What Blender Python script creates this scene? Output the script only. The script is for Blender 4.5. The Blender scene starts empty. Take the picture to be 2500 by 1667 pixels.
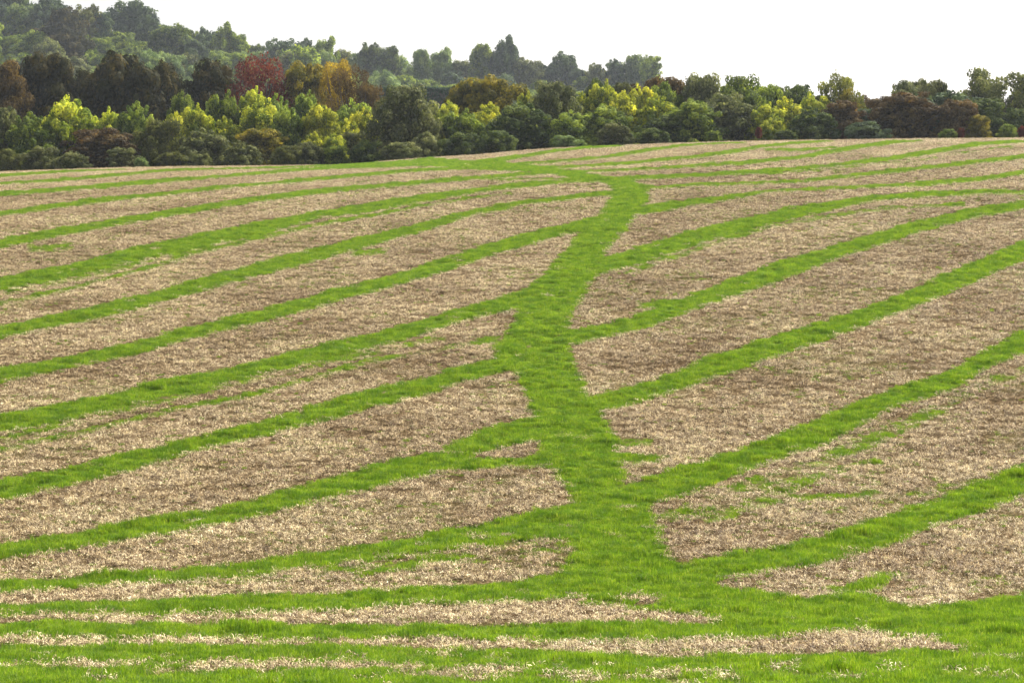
import bpy, math, random
import numpy as np
from mathutils import Vector
rng = np.random.default_rng(7)
random.seed(7)
S = bpy.context.scene
COL = S.collection
R = math.radians

# ------------------------------------------------------------------ camera, sky, sun, exposure
F = 5014.0          # focal length in pixels of the 2500-wide photograph
HR = 531.5          # eye level row
CX = 1250.0
cam_d = bpy.data.cameras.new('camera')
cam_d.sensor_width = 36.0
cam_d.lens = 36.0 * F / 2500.0
cam_d.shift_y = -(833.5 - HR) / 2500.0
cam_d.clip_start = 0.5
cam_d.clip_end = 12000
cam = bpy.data.objects.new('camera', cam_d)
COL.objects.link(cam)
cam.location = (0, 0, 0)
cam.rotation_euler = (R(90), 0, 0)
S.camera = cam

SUN_EL, SUN_AZ = R(42), R(42)       # azimuth clockwise from +Y (the view direction) towards +X
world = bpy.data.worlds.new('World')
S.world = world
world.use_nodes = True
nt = world.node_tree
nt.nodes.clear()
sky = nt.nodes.new('ShaderNodeTexSky')
sky.sky_type = 'NISHITA'
sky.sun_disc = False
sky.sun_elevation = SUN_EL
sky.sun_rotation = SUN_AZ
sky.air_density = 1.0
sky.dust_density = 6.0
sky.ozone_density = 1.0
hsv = nt.nodes.new('ShaderNodeHueSaturation')
hsv.inputs['Saturation'].default_value = 0.28      # thin white high cloud over the whole sky
bg = nt.nodes.new('ShaderNodeBackground')
bg.inputs['Strength'].default_value = 0.145
wo = nt.nodes.new('ShaderNodeOutputWorld')
nt.links.new(sky.outputs[0], hsv.inputs['Color'])
nt.links.new(hsv.outputs[0], bg.inputs['Color'])
nt.links.new(bg.outputs[0], wo.inputs[0])

sun_d = bpy.data.lights.new('sun', 'SUN')
sun_d.energy = 5.0
sun_d.angle = R(0.6)
sun_d.color = (1.0, 0.93, 0.80)
sun = bpy.data.objects.new('sun', sun_d)
COL.objects.link(sun)
d = Vector((math.sin(SUN_AZ) * math.cos(SUN_EL), math.cos(SUN_AZ) * math.cos(SUN_EL), math.sin(SUN_EL)))
sun.rotation_euler = d.to_track_quat('Z', 'Y').to_euler()

S.view_settings.view_transform = 'Standard'
S.view_settings.look = 'None'
S.view_settings.exposure = 1.0
S.view_settings.gamma = 1.0
S.render.engine = 'CYCLES'
S.cycles.max_bounces = 6
S.cycles.diffuse_bounces = 3
S.cycles.transmission_bounces = 3
S.cycles.transparent_max_bounces = 4
S.cycles.volume_bounces = 0

# ------------------------------------------------------------------ helpers
def tag(o, label=None, cat=None, group=None, kind=None):
    if label: o['label'] = label
    if cat: o['category'] = cat
    if group: o['group'] = group
    if kind: o['kind'] = kind
    return o

def link(name, data, parent=None):
    o = bpy.data.objects.new(name, data)
    COL.objects.link(o)
    if parent is not None: o.parent = parent
    return o

def np_mesh(name, V, Fq, mat=None, smooth=False):
    me = bpy.data.meshes.new(name)
    V = np.asarray(V, np.float32); Fq = np.asarray(Fq, np.int32)
    n, k = Fq.shape
    me.vertices.add(len(V)); me.vertices.foreach_set('co', V.ravel())
    me.loops.add(n * k); me.loops.foreach_set('vertex_index', Fq.ravel())
    me.polygons.add(n); me.polygons.foreach_set('loop_start', np.arange(0, n * k, k, dtype=np.int32))
    me.polygons.foreach_set('loop_total', np.full(n, k, np.int32))
    me.polygons.foreach_set('use_smooth', np.full(n, smooth))
    me.update(calc_edges=True)
    if mat: me.materials.append(mat)
    return me

def fattr(me, name, vals, dom='POINT', typ='FLOAT'):
    a = me.attributes.new(name, typ, dom)
    a.data.foreach_set('value' if typ == 'FLOAT' else ('vector' if typ == 'FLOAT_VECTOR' else 'value'),
                       np.asarray(vals, np.float32 if typ != 'INT' else np.int32).ravel())

def sstep(x, a, b):
    t = np.clip((x - a) / (b - a), 0, 1)
    return t * t * (3 - 2 * t)

def pchip(x, X, Y):
    X = np.asarray(X, float); Y = np.asarray(Y, float)
    h = np.diff(X); dlt = np.diff(Y) / h
    m = np.zeros_like(Y)
    m[1:-1] = (dlt[:-1] * h[1:] + dlt[1:] * h[:-1]) / (h[1:] + h[:-1])
    m[0], m[-1] = dlt[0], dlt[-1]
    x = np.clip(x, X[0], X[-1])
    i = np.clip(np.searchsorted(X, x) - 1, 0, len(X) - 2)
    t = (x - X[i]) / h[i]
    return ((2*t**3-3*t**2+1)*Y[i] + (t**3-2*t**2+t)*h[i]*m[i] + (-2*t**3+3*t**2)*Y[i+1] + (t**3-t**2)*h[i]*m[i+1])

# value noise, 2D, vectorised
_tab = rng.random((256, 256)).astype(np.float32)
def vn(x, y, s=1.0, o=0):
    x = np.asarray(x) / s + o * 17.3 + 1000.0; y = np.asarray(y) / s + o * 9.7 + 1000.0
    xi = np.floor(x).astype(int); yi = np.floor(y).astype(int)
    fx = x - xi; fy = y - yi
    fx = fx*fx*(3-2*fx); fy = fy*fy*(3-2*fy)
    g = lambda a, b: _tab[a % 256, b % 256]
    return (g(xi, yi)*(1-fx)*(1-fy) + g(xi+1, yi)*fx*(1-fy) + g(xi, yi+1)*(1-fx)*fy + g(xi+1, yi+1)*fx*fy)
def fbm(x, y, s, o=0, n=3):
    t = 0; a = 1; w = 0
    for k in range(n):
        t = t + a * vn(x, y, s / 2**k, o + k * 3.1); w += a; a *= .5
    return t / w                                   # 0..1

# ------------------------------------------------------------------ the lie of the land
TY = [-60, 0, 12, 20, 28, 32, 36, 40, 45, 52, 60, 70, 80, 95, 110, 125, 145, 165, 185, 215, 300]
TZ = [0.5, -2.6, -4.3, -5.4, -6.34, -6.85, -7.18, -7.30, -7.10, -6.5, -5.5, -4.1, -2.7, -0.65, 1.35, 2.75, 4.1, 4.95, 4.6, 2.6, -4]
CRX = [-700, 0, 320, 638, 850, 1010, 1170, 1330, 1595, 1807, 2126, 2500, 3200]
CRR = [432, 423, 413, 409, 405, 392, 381.5, 368, 356, 349, 344, 341.5, 338]
def ground_z(x, y):
    x = np.asarray(x, float); y = np.asarray(y, float)
    z = pchip(y, TY, TZ)
    yy = np.maximum(y, 20.)
    px = CX + F * np.clip(x / yy, -.36, .36)
    zc0 = 4.95 / 165.
    de = (HR - pchip(px, CRX, CRR)) / F - zc0
    w = sstep(y, 30, 150)
    z = z + 165. * de * w * np.minimum(yy, 200) / 165. * (1 - sstep(y, 230, 330))
    # the wooded hill behind, high on the left and running out on the right
    H = pchip(np.clip(px, -500, 3000), [-500, 0, 300, 600, 900, 1200, 1500, 1750, 2100, 3000], [54, 49, 46, 40, 33, 31, 28, 19, 8, 2])
    z = z + sstep(y, 290, 620) * (H + 4) - 0 * y
    z = z + 0.10 * (fbm(x, y, 9, 1) - .5) * sstep(y, 5, 30)
    return z

def relief(x, y, g):
    """turf stands in low hummocks, the bare soil in small clods"""
    m = sstep(y, 5, 26) * (1 - sstep(y, 172, 182))
    t = (fbm(x, y, .7, 83, 2) - .5) * .16 + (vn(x, y, .3, 87) - .5) * .05
    c = (fbm(x, y, .24, 71, 2) - .5) * .13
    return (t * g + c * (1 - g)) * m

def project(x, y, z):
    return CX + F * x / y, HR - F * z / y

# ------------------------------------------------------------------ the green bands (tile coordinates of the study sheets)
TILE = {'A': (0, 400, 1.8816), 'B': (1250, 400, 1.8816), 'C': (0, 1100, 2.7659), 'D': (850, 1100, 2.7659), 'E': (1650, 1100, 2.7659),
        'G': (0, 390, 3.675), 'H': (620, 370, 3.675), 'I': (1240, 335, 3.675), 'J': (1860, 335, 3.675), 'K': (1100, 480, 3.675), 'L': (1100, 880, 3.675)}
BANDS = [   # strength, 'tile x top bottom ...'
 (1, 'G 0 135 162, 400 108 132, 800 92 108, 1100 90 97'),
 (1, 'G 0 200 226, 500 176 200, 1000 132 160, 1500 86 108, 2000 76 92; H 300 140 152, 800 120 130, 1200 95 118, 1600 60 108, 1800 70 105'),
 (1, 'G 0 292 328, 700 238 275, 1400 180 215, 2000 140 165; H 0 185 215, 400 155 180, 800 130 158, 1200 118 148, 1600 98 125, 2000 80 115, 2300 45 80; I 400 120 145, 700 88 108, 1000 78 90'),
 (1, 'H 1450 75 128, 1900 85 150, 2250 88 168; I 0 232 300, 250 258 312, 400 280 330, 600 300 372, 800 335 400, 950 372 440'),
 (1, 'G 0 465 505, 500 395 440, 1000 335 375, 1500 290 318, 2000 232 262; H 0 285 310, 500 240 270, 1000 195 222, 1500 155 182, 1900 138 165, 2300 135 175'),
 (1, 'I 0 238 256, 400 212 232, 800 175 200, 1100 130 160, 1400 85 112, 1700 58 75, 2100 50 60'),
 (1, 'I 0 262 292, 500 258 276, 900 235 260, 1300 200 226, 1700 160 188, 2050 110 142; J 0 72 98, 300 46 68, 600 34 46'),
 (.9, 'J 60 108 118, 300 105 130, 500 95 117, 640 88 102'),
 (1, 'I 450 298 315, 900 290 310, 1300 272 295, 1700 245 268, 2100 215 245; J 0 203 228, 350 165 195, 600 118 150, 900 65 102, 1150 38 66, 1400 30 42'),
 (1, 'I 900 362 392, 1300 345 373, 1700 325 355, 2100 300 332; J 0 290 318, 500 255 280, 1000 195 225, 1300 150 186, 1600 100 142, 1900 48 88, 2200 33 62, 2352 33 52'),
 (.55, 'J 0 325 335, 500 290 305, 900 242 258, 1400 200 216, 1800 130 146, 2200 80 92'),
 (1, 'I 1150 440 478, 1500 425 452, 1900 405 426; J 0 400 418, 400 375 400, 800 328 360, 1300 275 306, 1800 220 252, 2352 155 192'),
 (1, 'K 1450 130 205, 1700 90 160, 2000 45 112, 2300 8 58; J 0 480 503, 400 450 472, 1000 430 452, 1500 395 435, 2000 350 387, 2352 300 332'),
 (1, 'B 340 450 522, 600 375 452, 800 315 388, 1000 265 322, 1300 195 246; J 1000 520 570, 1500 485 530, 2000 475 507, 2352 476 507'),
 (.62, 'B 560 470 500, 800 398 416, 1000 325 346, 1200 270 292, 1400 240 257, 1700 195 210, 2050 180 191'),
 (1, 'B 240 770 835, 500 720 778, 620 680 745, 900 570 645, 1200 460 542, 1500 365 432, 1800 280 332, 2100 205 252, 2352 168 206'),
 (.8, 'B 618 632 655, 680 628 660, 760 622 640'),
 (1, 'B 360 1070 1150, 600 1010 1085, 900 890 988, 1200 790 882, 1500 700 782, 1800 590 672, 2000 500 592, 2200 420 502, 2352 350 442'),
 (1, 'B 480 1480 1600, 800 1390 1510, 1100 1290 1392, 1400 1170 1292, 1600 1080 1192, 1800 1010 1092, 2000 950 1042, 2200 840 922, 2352 760 862'),
 (.5, 'B 850 1530 1560, 1100 1440 1500, 1400 1340 1400, 1800 1170 1230, 2100 1010 1060, 2352 920 950'),
 (1, 'E 0 760 905, 300 705 850, 700 640 792, 1000 565 752, 1200 510 685, 1500 410 602, 1700 340 512, 1900 255 442, 2100 190 392, 2351 92 292'),
 (.55, 'E 0 400 450, 400 350 400, 560 290 330, 800 200 260, 1050 110 150, 1300 50 75'),
 (.5, 'E 300 420 460, 700 300 330, 1200 280 310, 1700 250 300, 2000 190 260'),
 # left side
 (1, 'A 0 345 387, 300 290 326; G 1200 500 562, 1600 440 492, 2000 375 427; H 0 405 455, 500 345 392, 1000 300 337, 1500 258 293, 2000 225 252, 2300 198 232; I 100 320 352, 450 305 330'),
 (.6, 'H 2080 240 252; I 0 373 387, 300 365 380, 600 372 388'),
 (1, 'A 0 520 577, 300 465 522, 600 390 447, 900 325 387, 1200 265 327; H 600 530 590, 1000 465 552, 1300 420 492, 1600 375 437, 2000 325 372, 2300 288 332; I 400 395 422, 850 368 400'),
 (.66, 'A 0 630 646, 300 565 581, 500 515 531, 700 460 476, 900 400 416, 1200 330 346, 1450 270 287; H 1130 548 572, 1400 493 513, 1850 418 438, 2250 368 384'),
 (.5, 'A 0 585 600, 300 520 545, 700 425 450, 1000 365 385'),
 (1, 'A 0 745 797, 300 680 736, 500 640 696, 700 590 642, 1000 505 562, 1300 425 482, 1600 350 402, 1900 280 322; H 2000 510 562, 2300 460 512; I 100 572 605, 500 532 565, 700 500 542, 950 475 515'),
 (1, 'A 0 940 997, 300 885 937, 600 825 876, 900 740 792, 1200 670 722, 1500 585 642, 1800 510 562, 2060 428 488; K 400 405 506, 700 320 432, 1000 250 342, 1350 170 290'),
 (1, 'A 0 1155 1227, 250 1105 1187, 500 1060 1127, 800 980 1052, 1100 925 987, 1400 845 917, 1700 780 842, 2000 700 762; K 0 1020 1132, 400 920 1042, 800 765 940'),
 (.62, 'A 0 1305 1322, 300 1235 1250, 800 1115 1130, 1100 1060 1076, 1400 980 1000, 1700 890 912, 2000 840 855, 2250 790 815'),
 (.55, 'A 0 1248 1262, 200 1205 1225, 500 1140 1155, 900 1035 1052, 1300 950 965, 1700 850 875, 2000 790 810'),
 (1, 'A 0 1450 1537, 300 1395 1477, 600 1325 1400, 900 1255 1312, 1200 1180 1247, 1500 1090 1172, 1700 1035 1112, 2000 975 1042; L 0 70 217, 300 0 132, 560 -80 75'),
 (1, 'C 0 630 722, 400 570 662, 800 490 602, 1200 430 542, 1600 360 462, 2000 240 367, 2300 160 300; D 300 60 205, 600 5 132; L 300 610 802, 500 560 752, 850 500 700'),
 (.95, 'L -250 900 980, 0 880 967, 300 890 957, 600 868 938, 950 830 940'),
 (1, 'C 0 880 952, 500 845 917, 1000 805 882, 1400 780 852, 2000 710 785; D 0 650 752, 400 590 692, 700 530 652, 1000 465 615, 1300 400 580, 1600 340 600'),
 (.5, 'C 1300 870 900, 2000 800 840; D 0 780 850, 500 720 760, 850 650 670, 1200 590 620'),
 (.55, 'D 200 780 820, 700 700 740, 1000 690 730, 1300 650 690, 1500 620 660'),
 (1, 'C 0 1035 1102, 500 1020 1092, 1000 1010 1090, 1500 995 1087, 2000 975 1072; D 0 955 1062, 500 925 1032, 1000 890 1012, 1300 840 1000, 1600 790 962, 2000 780 962; E 0 860 1060, 200 895 1100, 350 920 1252, 500 940 1252, 850 1000 1237, 1100 970 1217, 1330 980 1217, 1600 1052 1252, 1900 1020 1302, 2100 1000 1380, 2351 950 1420'),
 (.9, 'D 1700 985 1030, 1770 982 1036, 1830 992 1030'),
 (.85, 'D 2000 1035 1062, 2140 1020 1070, 2300 990 1090'),
 (1, 'C 0 1165 1252, 300 1140 1252, 800 1165 1252, 1500 1170 1262; D 0 1175 1272, 500 1180 1257, 1000 1170 1272, 1500 1165 1272, 2000 1165 1272; E 0 1165 1258, 420 1150 1256'),
 (1, 'E 1150 930 968, 1250 900 955, 1330 862 928, 1400 825 872, 1438 812 834'),
 (.8, 'C 0 1300 1440, 500 1310 1420, 1000 1320 1450, 1500 1320 1420; D 0 1310 1420, 500 1320 1440, 1000 1340 1450, 1500 1370 1475; E 0 1390 1490, 300 1390 1500, 800 1385 1560, 1200 1360 1700, 2351 1320 1720'),
 (.9, 'C 0 1450 1700, 800 1475 1700, 1500 1500 1700; D 0 1490 1700, 600 1530 1760, 1200 1570 1800; E 0 1560 1850, 900 1500 1850, 2351 1500 1850'),
 (.7, 'L 1500 850 905, 1600 835 915, 1720 850 900'),
 (.6, 'L 1500 705 780, 1600 700 760, 1680 715 740'),
 (.5, 'A 170 375 400, 300 368 396'), (.5, 'A 1650 400 420, 1740 385 415'),
]
CPATH = [('I',400,860,1130),('I',450,930,1250),('I',520,930,1255),('I',588,910,1240),
 ('K',0,1440,1780),('K',100,1380,1720),('K',200,1300,1620),('K',300,1200,1560),('K',400,1100,1460),('K',500,1010,1400),('K',600,920,1310),('K',700,840,1290),
 ('K',800,700,1220),('K',900,640,1190),('K',1000,610,1090),('K',1100,590,1060),('K',1200,520,1050),('K',1300,440,1060),('K',1400,380,1060),('K',1500,480,1100),
 ('L',100,560,1120),('L',200,650,1200),('L',300,690,1230),('L',400,740,1400),('L',500,760,1370),('L',600,790,1430),('L',700,810,1470),
 ('L',800,830,1500),('L',900,900,1490),('L',1000,960,1560),('L',1100,1030,1530),('L',1200,1120,1600),('L',1300,1100,1750),('L',1400,1100,1800),
 ('D',500,1500,2080),('D',600,1500,2110),('D',700,1530,2180),('D',800,1420,2250),('D',900,1400,2351),('D',960,1400,2400)]
def parse_band(s):
    out = []
    for part in s.split(';'):
        part = part.strip(); t = part[0]; ox, oy, sc = TILE[t]
        for p in part[1:].split(','):
            a, b, c = [float(v) for v in p.split()]
            out.append((ox + a / sc, oy + b / sc, oy + c / sc))
    out.sort()
    return np.array(out)
PB = [(s, parse_band(b)) for s, b in BANDS]
cp = np.array([(TILE[t][1] + y / TILE[t][2], TILE[t][0] + a / TILE[t][2], TILE[t][0] + b / TILE[t][2]) for t, y, a, b in CPATH])

def ext_interp(x, X, Y, open_l, open_r):
    v = np.interp(x, X, Y)
    if open_l:
        s = (Y[1] - Y[0]) / (X[1] - X[0]); v = np.where(x < X[0], Y[0] + s * (x - X[0]), v)
    if open_r:
        s = (Y[-1] - Y[-2]) / (X[-1] - X[-2]); v = np.where(x > X[-1], Y[-1] + s * (x - X[-1]), v)
    return v

def green_at(x, y):
    """how green the ground is at world x, y: 0 dead straw, 1 full turf"""
    z = ground_z(x, y) + 0.045
    yy = np.maximum(y, 16.)
    px, row = project(x, yy, z)
    wpx = F / yy                                   # pixels per metre across
    e = 1.2                                         # row scale: metres of ground depth per pixel
    dz = (ground_z(x, yy + e) - ground_z(x, yy - e)) / (2 * e)
    rpm = np.maximum(F * (dz / yy - z / yy**2), 1.2)          # rows per metre of depth
    n1 = (fbm(x, y, .9, 5) - .5) * .16 + (fbm(x, y, .28, 9, 2) - .5) * .16
    g = np.zeros_like(px)
    for st, P in PB:
        X = P[:, 0]
        ol = X[0] < 12; orr = X[-1] > 2485
        if not ol and not orr:
            m = (px > X[0] - 40) & (px < X[-1] + 40)
        elif ol and orr: m = np.ones_like(px, bool)
        elif ol: m = px < X[-1] + 40
        else: m = px > X[0] - 40
        if not m.any(): continue
        t = ext_interp(px[m], X, P[:, 1], ol, orr); b = ext_interp(px[m], X, P[:, 2], ol, orr)
        dist = np.minimum(row[m] - t, b - row[m]) / rpm[m]
        hw = (b - t) * .5 / rpm[m]
        if not ol: dist = np.minimum(dist, (px[m] - X[0]) / wpx[m] + .25)
        if not orr: dist = np.minimum(dist, (X[-1] - px[m]) / wpx[m] + .25)
        k = np.clip(hw, .15, .6)
        v = sstep(dist + n1[m] * k * 1.1 + (0 if st > .78 else .03), -.16, .02)
        if st < .98:
            v = v * np.clip(st * 1.5 - .33 + (fbm(x[m], y[m], 1.3, 21) - .5) * 1.1 + (fbm(x[m], y[m], .25, 23, 1) - .5) * .6, 0, 1)
        g[m] = np.maximum(g[m], v)
    m = (row > cp[0, 0] - 10) & (row < cp[-1, 0] + 6)
    l = np.interp(row[m], cp[:, 0], cp[:, 1]); r = np.interp(row[m], cp[:, 0], cp[:, 2])
    dist = np.minimum(px[m] - l, r - px[m]) / wpx[m]
    g[m] = np.maximum(g[m], sstep(dist + n1[m] * 1.0, -.16, .10))
    # outside what was surveyed: the near bank under the viewer
    g = np.where(y < 26, np.maximum(g, sstep(fbm(x, y, 2.5, 33), .42, .55)), g)
    g = np.maximum(g, (1 - sstep(y, 27, 35)) * (.30 + .65 * sstep(fbm(x, y, .5, 93, 2), .40, .6)))
    # a few bare scraps and self-sown specks
    g = g * (1 - .85 * (sstep(fbm(x, y, .35, 41, 2), .80, .88)))
    sp = sstep(fbm(x, y, 5., 55), .50, .72) * sstep(fbm(x, y, .22, 61, 2), .74, .82)
    g = np.maximum(g, sp * .40)
    g = np.maximum(g, .05 + .10 * sstep(fbm(x, y, 2.4, 57), .45, .7))
    return g

# ------------------------------------------------------------------ materials
def new_mat(name):
    m = bpy.data.materials.new(name); m.use_nodes = True
    m.node_tree.nodes.clear()
    return m, m.node_tree.nodes, m.node_tree.links
def ramp(N, stops):
    r = N.new('ShaderNodeValToRGB'); e = r.color_ramp.elements
    e[0].position, e[0].color = stops[0][0], (*stops[0][1], 1)
    e[1].position, e[1].color = stops[-1][0], (*stops[-1][1], 1)
    for p, c in stops[1:-1]:
        k = e.new(p); k.color = (*c, 1)
    return r

def ground_material():
    m, N, L = new_mat('field_earth')
    out = N.new('ShaderNodeOutputMaterial'); b = N.new('ShaderNodeBsdfDiffuse')
    tc = N.new('ShaderNodeTexCoord')
    n1 = N.new('ShaderNodeTexNoise'); n1.inputs['Scale'].default_value = 9; n1.inputs['Detail'].default_value = 6; n1.inputs['Roughness'].default_value = .75
    L.new(tc.outputs['Object'], n1.inputs['Vector'])
    r1 = ramp(N, [(.36, (.028, .018, .011)), (.47, (.07, .045, .027)), (.57, (.18, .13, .082)), (.70, (.36, .29, .19))])
    L.new(n1.outputs['Fac'], r1.inputs[0])
    # broad drifts of darker, barer ground
    n2 = N.new('ShaderNodeTexNoise'); n2.inputs['Scale'].default_value = .22; n2.inputs['Detail'].default_value = 4
    L.new(tc.outputs['Object'], n2.inputs['Vector'])
    r2 = ramp(N, [(.35, (.62, .56, .52)), (.62, (1.1, 1.08, 1.05))]); L.new(n2.outputs['Fac'], r2.inputs[0])
    mul = N.new('ShaderNodeMixRGB'); mul.blend_type = 'MULTIPLY'; mul.inputs[0].default_value = 1
    L.new(r1.outputs[0], mul.inputs[1]); L.new(r2.outputs[0], mul.inputs[2])
    at = N.new('ShaderNodeAttribute'); at.attribute_name = 'green'
    n3 = N.new('ShaderNodeTexNoise'); n3.inputs['Scale'].default_value = 14; n3.inputs['Detail'].default_value = 4
    L.new(tc.outputs['Object'], n3.inputs['Vector'])
    r3 = ramp(N, [(.35, (.05, .085, .010)), (.65, (.11, .165, .016))]); L.new(n3.outputs['Fac'], r3.inputs[0])
    mx = N.new('ShaderNodeMixRGB'); L.new(at.outputs['Fac'], mx.inputs[0]); L.new(mul.outputs[0], mx.inputs[1]); L.new(r3.outputs[0], mx.inputs[2])
    a2 = N.new('ShaderNodeAttribute'); a2.attribute_name = 'leafmould'
    mx2 = N.new('ShaderNodeMixRGB'); mx2.inputs[2].default_value = (.030, .042, .016, 1)
    L.new(a2.outputs['Fac'], mx2.inputs[0]); L.new(mx.outputs[0], mx2.inputs[1])
    L.new(mx2.outputs[0], b.inputs['Color'])
    bp = N.new('ShaderNodeBump'); bp.inputs['Strength'].default_value = .9; bp.inputs['Distance'].default_value = .05
    L.new(n1.outputs['Fac'], bp.inputs['Height']); L.new(bp.outputs[0], b.inputs['Normal'])
    L.new(b.outputs[0], out.inputs[0])
    return m

def blade_material(name, stops, trans, tcol, patch=None, vary=(.88, 1.14), fine=None):
    """stops: colours picked per loose blade or leaf; tcol multiplies what shines through"""
    m, N, L = new_mat(name)
    out = N.new('ShaderNodeOutputMaterial'); g = N.new('ShaderNodeNewGeometry'); oi = N.new('ShaderNodeObjectInfo')
    r = ramp(N, stops)
    L.new(g.outputs['Random Per Island'], r.inputs[0])
    col = r.outputs[0]
    if patch:
        tc = N.new('ShaderNodeNewGeometry')
        n = N.new('ShaderNodeTexNoise'); n.inputs['Scale'].default_value = patch[0]; n.inputs['Detail'].default_value = 3
        L.new(tc.outputs['Position'], n.inputs['Vector'])
        rr = ramp(N, [(.36, patch[1]), (.62, patch[2])]); L.new(n.outputs['Fac'], rr.inputs[0])
        mu = N.new('ShaderNodeMixRGB'); mu.blend_type = 'MULTIPLY'; mu.inputs[0].default_value = 1
        L.new(col, mu.inputs[1]); L.new(rr.outputs[0], mu.inputs[2]); col = mu.outputs[0]
    if fine:
        n = N.new('ShaderNodeTexNoise'); n.inputs['Scale'].default_value = fine[0]; n.inputs['Detail'].default_value = 2
        L.new(tc.outputs['Position'], n.inputs['Vector'])
        rr = ramp(N, [(.38, fine[1]), (.60, fine[2])]); L.new(n.outputs['Fac'], rr.inputs[0])
        mu = N.new('ShaderNodeMixRGB'); mu.blend_type = 'MULTIPLY'; mu.inputs[0].default_value = 1
        L.new(col, mu.inputs[1]); L.new(rr.outputs[0], mu.inputs[2]); col = mu.outputs[0]
    h = N.new('ShaderNodeHueSaturation')
    mr = N.new('ShaderNodeMapRange'); mr.inputs['To Min'].default_value = vary[0]; mr.inputs['To Max'].default_value = vary[1]
    L.new(oi.outputs['Random'], mr.inputs['Value']); L.new(mr.outputs[0], h.inputs['Value']); L.new(col, h.inputs['Color'])
    b = N.new('ShaderNodeBsdfPrincipled'); b.inputs['Roughness'].default_value = .6; b.inputs['Specular IOR Level'].default_value = .25
    L.new(h.outputs[0], b.inputs['Base Color'])
    if trans > 0:
        t = N.new('ShaderNodeBsdfTranslucent'); mu2 = N.new('ShaderNodeMixRGB'); mu2.blend_type = 'MULTIPLY'; mu2.inputs[0].default_value = 1
        mu2.inputs[2].default_value = (*tcol, 1); L.new(h.outputs[0], mu2.inputs[1]); L.new(mu2.outputs[0], t.inputs['Color'])
        mx = N.new('ShaderNodeMixShader'); mx.inputs[0].default_value = trans
        L.new(b.outputs[0], mx.inputs[1]); L.new(t.outputs[0], mx.inputs[2]); L.new(mx.outputs[0], out.inputs[0])
    else:
        L.new(b.outputs[0], out.inputs[0])
    return m

M_ground = ground_material()
M_grass = blade_material('grass_blades', [(0, (.08, .145, .007)), (.5, (.135, .23, .011)), (.9, (.215, .31, .018)), (1, (.38, .36, .10))], .45, (1.35, 1.35, .8),
                         patch=(2.2, (.52, .66, .6), (1.06, 1.06, 1.0)), vary=(.82, 1.15))
M_straw = blade_material('dead_straw', [(0, (.08, .053, .030)), (.22, (.26, .195, .12)), (.45, (.60, .51, .33)), (1, (.93, .88, .66))], .12, (1, 1, 1),
                         patch=(.22, (.82, .74, .65), (1.14, 1.12, 1.05)), vary=(.85, 1.12), fine=(7.5, (.27, .20, .15), (1.32, 1.29, 1.20)))

# ------------------------------------------------------------------ ground sheet
def build_ground():
    ys = np.concatenate([np.linspace(-50, 20, 30)[:-1], np.linspace(20, 60, 230)[:-1], np.linspace(60, 170, 420)[:-1], np.linspace(170, 330, 50)[:-1],
                         np.linspace(330, 700, 60)[:-1], np.geomspace(700, 1700, 12)])
    us = np.concatenate([np.linspace(-1.3, -.30, 40)[:-1], np.linspace(-.30, .30, 520)[:-1], np.linspace(.30, 1.3, 40)])
    Y, U = np.meshgrid(ys, us, indexing='ij')
    X = U * (np.abs(Y) + np.where(Y < 20, 30 * (1 - sstep(Y, -20, 20)), 0) + 0)
    Z = ground_z(X, Y)
    G = np.zeros_like(X)
    m = (Y > 8) & (Y < 185)
    G[m] = green_at(X[m], Y[m])
    G[Y >= 185] = 1.0
    Z = Z + relief(X, Y, G)
    V = np.stack([X, Y, Z], -1).reshape(-1, 3)
    ny, nx = X.shape
    i = np.arange(ny - 1)[:, None] * nx + np.arange(nx - 1)[None]
    Fq = np.stack([i, i + 1, i + nx + 1, i + nx], -1).reshape(-1, 4)
    me = np_mesh('ground', V, Fq, M_ground, True)
    fattr(me, 'green', G)
    fattr(me, 'leafmould', sstep(Y, 172, 182))
    o = link('ground', me)
    tag(o, 'striped field rising to a low crest with wooded land behind', kind='structure')
build_ground()

# ------------------------------------------------------------------ grass and straw
def grass_patch(name, n, size, h0, h1, w, lean, seed):
    r = np.random.default_rng(seed)
    # a few sub-clumps so the sward is not even
    c = r.uniform(-size/2, size/2, (9, 2))
    k = r.integers(0, 9, n)
    p = np.where(r.random((n, 1)) < .5, c[k] + r.normal(0, size * .09, (n, 2)), r.uniform(-size/2, size/2, (n, 2)))
    hh = r.uniform(h0, h1, n) * (1 + .35 * np.sin(k * 2.1))
    az = r.uniform(0, 2*np.pi, n); d = np.stack([np.cos(az), np.sin(az)], -1)
    le = r.uniform(.15, 1, n) * lean * hh
    sd = np.stack([-d[:, 1], d[:, 0]], -1)
    aw = r.uniform(0, np.pi, n); sd = np.stack([np.cos(aw), np.sin(aw)], -1)
    V = np.zeros((n, 5, 3))
    V[:, 0, :2] = p - sd*w/2; V[:, 1, :2] = p + sd*w/2
    mid = p + d * le[:, None] * .35
    V[:, 2, :2] = mid - sd*w*.42; V[:, 3, :2] = mid + sd*w*.42; V[:, 2, 2] = V[:, 3, 2] = hh*.6
    V[:, 4, :2] = p + d * le[:, None]; V[:, 4, 2] = hh
    V[:, :2, 2] = -.02
    b = np.arange(n)[:, None] * 5
    Fq = np.concatenate([b + [0, 1, 3], b + [0, 3, 2], b + [2, 3, 4]])
    me = np_mesh(name, V.reshape(-1, 3), Fq)
    return me

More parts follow.
